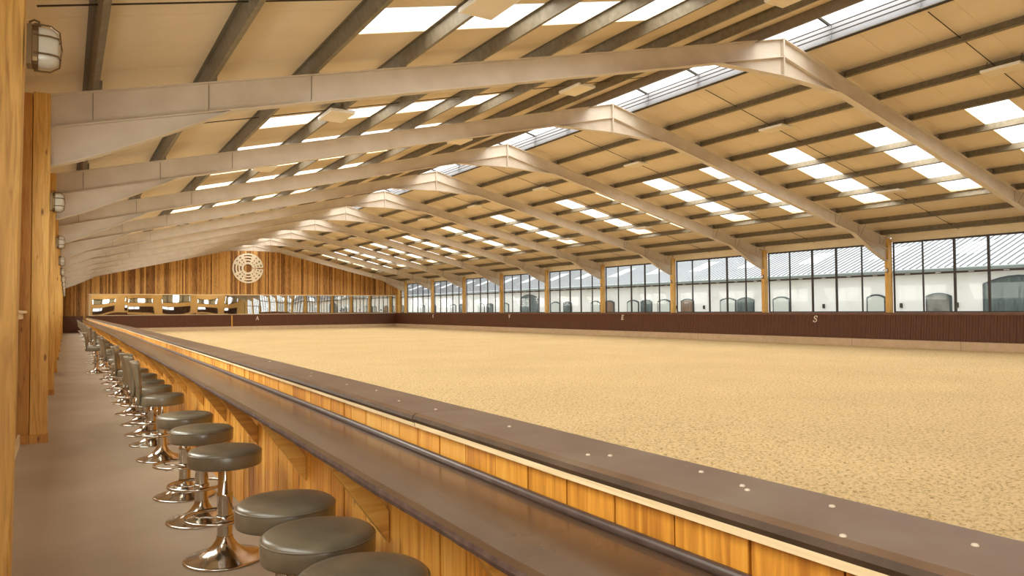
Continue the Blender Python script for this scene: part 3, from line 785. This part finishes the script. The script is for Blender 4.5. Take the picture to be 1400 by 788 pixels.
# screw heads on the cap
for (yy, xx) in [(.60, 1.22), (.74, 1.09), (.86, 1.235), (1.03, 1.20), (1.06, 1.22), (1.20, 1.245), (1.46, 1.19), (1.50, 1.15), (2.0, 1.21), (2.5, 1.18), (2.82, 1.16), (3.25, 1.22), (3.6, 1.19), (4.2, 1.17), (4.4, 1.23), (5.6, 1.25)]:
    mb = MB(); mb.lathe([(0, .0035), (.004, .0035), (.006, .0015), (.006, 0)], 10); o = mb.build('screw_cap', 'screw', bar, True); o.location = (xx+bx(yy)*.9, yy, 1.118)
# counter
ctr = thing('bar_counter', 'long glossy brown bar counter with raised back lip on timber brackets', 'counter')
from mathutils import noise as _n
mb = MB(); ys = []
y = -1.2
while y < YE-.2: ys.append(y); y += .06 if y < 8 else (.3 if y < 20 else 1.5)
ys.append(YE-.13); k = 8
for y in ys:
    wv = .008*_n.noise(Vector((0, y*1.6, 3))) + .003*_n.noise(Vector((0, y*7, 3)))
    q = .004*_n.noise(Vector((9, y*14, 3)))
    b = bx(y); xe = .80 + wv; dz = .006*_n.noise(Vector((5, y*1.1, 0)))
    mb.v += [(xe+.006+q+b, y, .930), (XW-.002+b, y, .930), (XW-.002+b, y, .973), (XW-.05+b, y, .973), (xe+.11+b, y, .969+dz*.3), (xe+.02+b, y, .965+dz*.6), (xe+.003+b, y, .958+dz*.6), (xe+b+q, y, .945+dz*.5)]
for i in range(len(ys)-1):
    for t_ in range(k):
        u = (t_+1) % k; mb.f.append((i*k+t_, i*k+u, (i+1)*k+u, (i+1)*k+t_)); mb.m.append(1 if t_ in (0, 6, 7) else 0)
mb.f.append(tuple(range(k-1, -1, -1))); mb.m.append(1); e = (len(ys)-1)*k; mb.f.append(tuple(range(e, e+k))); mb.m.append(1)
mb.build('counter_top', ['counter', 'counter_edge'], ctr, smooth=False)
mb = MB(); sweep_y(mb, [(XW-.018, .972), (XW-.002, .972), (XW-.002, .992), (XW-.004, .995), (XW-.009, .995), (XW-.014, .992), (XW-.017, .984)], -1.2, YE-.13)
mb.build('back_lip', 'lip', ctr, smooth=True)
# brackets
y = 2.80 - 1.26*3
while y < YE-.3:
    mb = MB(); b = bx(y)
    A = (.825+b, .930); B = (XW-.001+b, .52)
    mb.prism([(.825+b, .928), (.925+b, .928), (XW-.002+b, .685), (XW-.002+b, .555)], 'Y', y-.02, y+.02)
    o = mb.build('bracket_strut', 'strut', ctr); bevel(o, .003)
    y += 1.26
mb = MB(); mb.lathe([(0, .004), (.005, .004), (.007, 0)], 10); o = mb.build('screw_cap', 'screw', ctr, True); o.location = (1.0, 1.27, .966)

# ------------------------------------------------------------------ bar stools
def stool(back):
    t = thing('bar_stool', '', 'bar stool')
    mb = MB(); mb.lathe([(0, .0), (.228, .0), (.235, .004), (.234, .010), (.222, .015), (.16, .030), (.11, .052), (.072, .085), (.052, .118), (.046, .14)], 40); mb.build('base', 'chrome', t, True)
    mb = MB(); mb.lathe([(.044, .13), (.044, .375), (.046, .378), (.046, .395), (.040, .400), (.038, .56)], 28); mb.build('column', 'chrome', t, True)
    mb = MB(); c = (-.045, -.03); rr = .185
    mb.tube([(c[0]+rr*math.cos(a), c[1]+rr*math.sin(a), .265) for a in [2*PI*i/40 for i in range(40)]], .011, 10, True)
    mb.build('footrest_ring', 'chrome', t, True)
    mb = MB()
    for sg in (-1, 1):
        mb.tube([(.0, sg*.04, .235), (-.09, sg*.10, .235), (-.14, sg*.12, .24), (-.165, sg*.10, .262)], .007, 8)
    mb.lathe([(.046, .22), (.052, .222), (.052, .26), (.046, .262)], 24); mb.build('ring_bracket', 'chrome', t, True)
    R = .2125
    if not back:
        mb = MB(); mb.lathe([(0, .562), (R-.02, .562), (R-.004, .568), (R, .58), (R+.001, .635), (R-.002, .643), (R-.003, .646), (R-.008, .655), (R-.022, .664), (R-.06, .671), (.1, .675), (0, .677)], 48)
        s_ = mb.build('seat', 'leather', t, True)
        mb = MB(); mb.tube([((R-.0015)*math.cos(a), (R-.0015)*math.sin(a), .644) for a in [2*PI*i/48 for i in range(48)]], .0035, 6, True); mb.build('piping', 'leather', s_, True)
    else:
        # rounded D seat, straight towards the backrest
        def dsec(q, z):
            out = []
            for i in range(40):
                a = 2*PI*i/40; x = math.cos(a); yv = math.sin(a)
                ex = .8 if x < 0 else 1
                out.append(((abs(x)**ex)*(1 if x > 0 else -1)*(R-.005)*q, (abs(yv)**(.75 if x < 0 else .95))*(1 if yv > 0 else -1)*R*q, z))
            return out
        mb = MB(); rows = [(.90, .552), (.985, .56), (1, .575), (1, .632), (.985, .646), (.93, .656), (.7, .662), (.3, .665)]
        for q, z in rows: mb.v += dsec(q, z)
        for r in range(len(rows)-1):
            for i in range(40):
                j = (i+1) % 40; mb.f.append((r*40+i, r*40+j, r*40+40+j, r*40+40+i)); mb.m.append(0)
        mb.f.append(tuple(range(39, -1, -1))); mb.f.append(tuple(280+i for i in range(40))); mb.m += [0, 0]
        s_ = mb.build('seat', 'leather', t, True)
        # backrest: slab leaning out, wider at the top, curved
        mb = MB(); nz, nw = 9, 8
        for side in (0, 1):
            for i in range(nz):
                u = i/(nz-1); z = .575 + .43*u
                hw = .125 + .055*u**1.2; lean = -.205 - .055*u**1.6 - (.02*max(0, u-.8)*5 if side else 0)
                for j in range(nw+1):
                    v = -1 + 2*j/nw; th = .048*(1-abs(v)**4*.7)*(1 if u < .9 else .8)
                    x = lean + .035*v*v*u + (-th/2 if side else th/2)
                    mb.v.append((x, hw*v, z - (.012 if (u > .95 and abs(v) > .8) else 0)))
        w = nw+1; NN = nz*w
        for i in range(nz-1):
            for j in range(nw):
                a = i*w+j; mb.f.append((a, a+1, a+w+1, a+w)); mb.m.append(0)
                a += NN; mb.f.append((a+w, a+w+1, a+1, a)); mb.m.append(0)
        for j in range(nw):
            a = j; mb.f.append((a+NN, a+1+NN, a+1, a)); a = (nz-1)*w+j; mb.f.append((a, a+1, a+1+NN, a+NN)); mb.m += [0, 0]
        for i in range(nz-1):
            a = i*w; mb.f.append((a, a+w, a+w+NN, a+NN)); a = i*w+nw; mb.f.append((a+NN, a+w+NN, a+w, a)); mb.m += [0, 0]
        b_ = mb.build('backrest', 'leather', t, True); bv = b_.modifiers.new('b', 'BEVEL'); bv.width = .008; bv.segments = 2; bv.limit_method = 'ANGLE'; bv.angle_limit = .9
        mb = MB()
        for yy in (-.05, .05): mb.tube([(-.10, yy, .548), (-.20, yy, .545), (-.236, yy, .57), (-.24, yy, .62)], .008, 8)
        mb.build('back_bracket', 'chrome', t, True)
    return t
# (x, y, backrest, turn)
ST = [(.815, 2.24, 0, .3), (.825, 2.75, 0, 0), (.835, 3.27, 0, .2), (.835, 4.70, 0, 0), (.845, 5.65, 0, .15), (.84, 6.47, 0, -.1),
      (.85, 8.22, 1, -.12), (.85, 9.2, 1, .05), (.85, 9.98, 1, .30), (.86, 10.95, 0, 0), (.86, 12.1, 1, -.25), (.86, 13.6, 0, 0), (.87, 14.9, 0, 0), (.87, 16.1, 1, -.05),
      (.87, 17.5, 1, .15), (.88, 18.6, 0, 0), (.66, 20.75, 1, -.2), (.89, 21.6, 0, 0), (.90, 22.7, 1, .1), (.90, 24.1, 0, 0), (.90, 25.6, 0, 0), (.91, 27.0, 1, 0), (.91, 28.4, 1, .3), (.92, 29.9, 1, 0),
      (.92, 31.5, 1, -.2), (.92, 33.6, 1, 0), (.93, 36.0, 1, .2), (.93, 38.2, 1, 0), (.94, 41.0, 1, 0), (.94, 43.7, 1, .15), (.94, 47.0, 1, 0), (.95, 50.5, 1, .2), (.95, 54.0, 1, 0), (.96, 58.0, 1, 0)]
proto = {}
def stool_label(i, b):
    if i == 0: return 'round taupe leather bar stool in the foreground, cut off by the bottom of the picture'
    if i == 1: return 'round taupe bar stool, second from the foreground, its seat hiding its own column'
    if i == 2: return 'round taupe bar stool whose seat stands left of the two cropped foreground stools'
    if i == 3: return 'round taupe bar stool shown whole with the nearest full chrome trumpet base'
    if i == 4: return 'round backless bar stool right behind the nearest wholly visible stool'
    if i == 5: return 'round backless bar stool next in front of the first stool with backrest'
    if i == 6: return 'nearest bar stool with a tall taupe leather backrest'
    if abs(ST[i][0] - .66) < .01: return 'bar stool with backrest pulled out into the walkway away from the row'
    return '%s bar stool of the row, %s, dark taupe on chrome' % (ORD[i], 'with a leather backrest' if b else 'round and backless')
for i, (x, y, b, rz) in enumerate(ST):
    g = 'bar stools along the counter'
    if b not in proto: proto[b] = stool(b); o = proto[b]; o.location = (x, y, 0); o['label'] = stool_label(i, b); o['group'] = g
    else: o = dup(proto[b], (x, y, 0), stool_label(i, b), g)
    o.rotation_euler = (0, 0, rz)

# ------------------------------------------------------------------ hanging panel lights
def panel_light():
    t = thing('panel_light', '', 'ceiling light')
    bevel(MB().box(-.23, .23, -.38, .38, 0, .055).build('housing', 'white', t), .006)
    MB().box(-.205, .205, -.355, .355, -.004, .0).build('diffuser', 'fascia', t)
    for yy in (-.33, .33):
        MB().tube([(-.0, yy, .055), (-.0, yy+.03, .14), (0, yy, .28)], .006, 6).build('hanger', 'rod', t)
    return t
pl = None; n = 0
rows = [(4.22, 'left slope lower'), (9.75, 'left slope upper'), (16.5, 'right slope upper'), (21.9, 'right slope lower')]
for x, nm in rows:
    c = 0
    for a in [FR[0]-BAY] + FR:
        y = a + 2.97
        if y < YB+1 or y > YE-1: continue
        if y < 4: lab = 'white panel light on the roof\'s %s, nearest and out of picture' % nm
        else: lab = '%s flat white panel light hung in the row on the roof\'s %s part' % (ORD[c], nm); c += 1
        loc = (x, y, zr(x) - .06)
        if pl is None: pl = panel_light(); pl.location = loc; pl['label'] = lab; pl['group'] = 'panel lights'
        else: dup(pl, loc, lab, 'panel lights')

# ------------------------------------------------------------------ outside: yard and stable block
struct(MB().box(26.75, 60, -30, 110, -.35, -.02).build('ground', 'yard'), 'grey yard outside the arena windows', 'ground')
sb = thing('stable_block', 'long white rendered stable block with ribbed pale roof across the yard', 'building', (36, 0, .09))
MB().box(0, .4, -25, 105, -.02, 3.25).build('wall', 'render', sb)
MB().hexa([(-.35, -25, 3.22), (7, -25, 5.87), (7, 105, 5.87), (-.35, 105, 3.22), (-.35, -25, 3.28), (7, -25, 5.93), (7, 105, 5.93), (-.35, 105, 3.28)]).build('roof', 'ext_roof', sb)
mb = MB(); y = -10
sl2 = (5.93-3.28)/7.35
while y < 100:
    mb.hexa([(-.36, y-.03, 3.275), (7, y-.03, 5.93), (7, y+.03, 5.93), (-.36, y+.03, 3.275), (-.36, y-.02, 3.315), (7, y-.02, 5.97), (7, y+.02, 5.97), (-.36, y+.02, 3.315)]); y += .34
stuff(mb.build('roof_ribs', 'ext_rib', sb))
for y in [q*4.5 for q in range(-1, 22)]:
    MB().hexa([(1.6, y, 3.90), (3.6, y, 4.62), (3.6, y+1.3, 4.62), (1.6, y+1.3, 3.90), (1.6, y, 4.01), (3.6, y, 4.73), (3.6, y+1.3, 4.73), (1.6, y+1.3, 4.01)]).build('roof_light', 'ext_light', sb)
mb = MB(); mb.prism([(-.48, 3.10), (-.36, 3.10), (-.34, 3.22), (-.50, 3.22)], 'Y', -25, 105); mb.build('gutter', 'gutter', sb)
def arch(w, z0, z1, rise, seg=8):
    pts = [(w/2, z0), (w/2, z1-rise)]
    for i in range(1, seg):
        u = 1 - 2*i/seg; pts.append((u*w/2, z1 - rise + rise*(1-u*u)))
    return pts + [(-w/2, z1-rise), (-w/2, z0)]
def opening(y0, y1, kind):
    w = y1-y0; yc = (y0+y1)/2
    z0, z1 = (0.0, 2.08) if kind in ('brown', 'dark') else ((0.95, 2.08) if kind in ('light', 'win') else (0, 2.80))
    nm = {'brown': 'stable_door', 'dark': 'stable_door', 'light': 'stable_window', 'win': 'stable_window', 'door': 'barn_door'}[kind]
    f = [(yc+p, q) for p, q in arch(w, z0, z1, .16 if kind != 'door' else .35)]
    mb = MB(); mb.prism(f, 'X', -.07, .0); o = mb.build(nm, 'ext_frame', sb)
    g = [(yc+p, q) for p, q in arch(w-.16, z0+.04, z1-.09, .14 if kind != 'door' else .32)]
    mb = MB(); mb.prism(g, 'X', -.085, -.07); mb.build('door_leaf' if z0 == 0 else 'window_leaf', {'brown': 'ext_brown', 'dark': 'ext_door', 'light': 'ext_panel', 'win': 'ext_pane', 'door': 'ext_door'}[kind], o)
for a in [(18.45, 19.66, 'win'), (14.1, 17.06, 'door'), (21.7, 22.75, 'light'), (27.5, 28.7, 'light'), (30.1, 31.4, 'dark'), (31.5, 32.8, 'light'), (35.1, 36.3, 'brown'),
          (37.3, 38.6, 'light'), (39.2, 40.4, 'dark'), (40.6, 41.9, 'light'), (43.4, 44.6, 'brown'), (45.1, 46.3, 'light'), (48.9, 50.1, 'dark'), (50.6, 51.9, 'light'),
          (54, 57, 'door'), (59, 60.3, 'light'), (62, 63.3, 'dark'), (63.7, 65, 'light'), (68, 69.3, 'dark'), (70, 71.3, 'light'), (75, 76.3, 'dark'), (78, 79.3, 'light'), (84, 85.3, 'dark'), (86, 87.3, 'light')]:
    opening(*a)
for y in (21.0-.1, 17.9+.3, 25.3, 29.3, 34.2, 36.8):
    MB().box(-.1, 0, y-.05, y+.05, 1.36, 1.60).build('wall_hook', 'frame', sb)
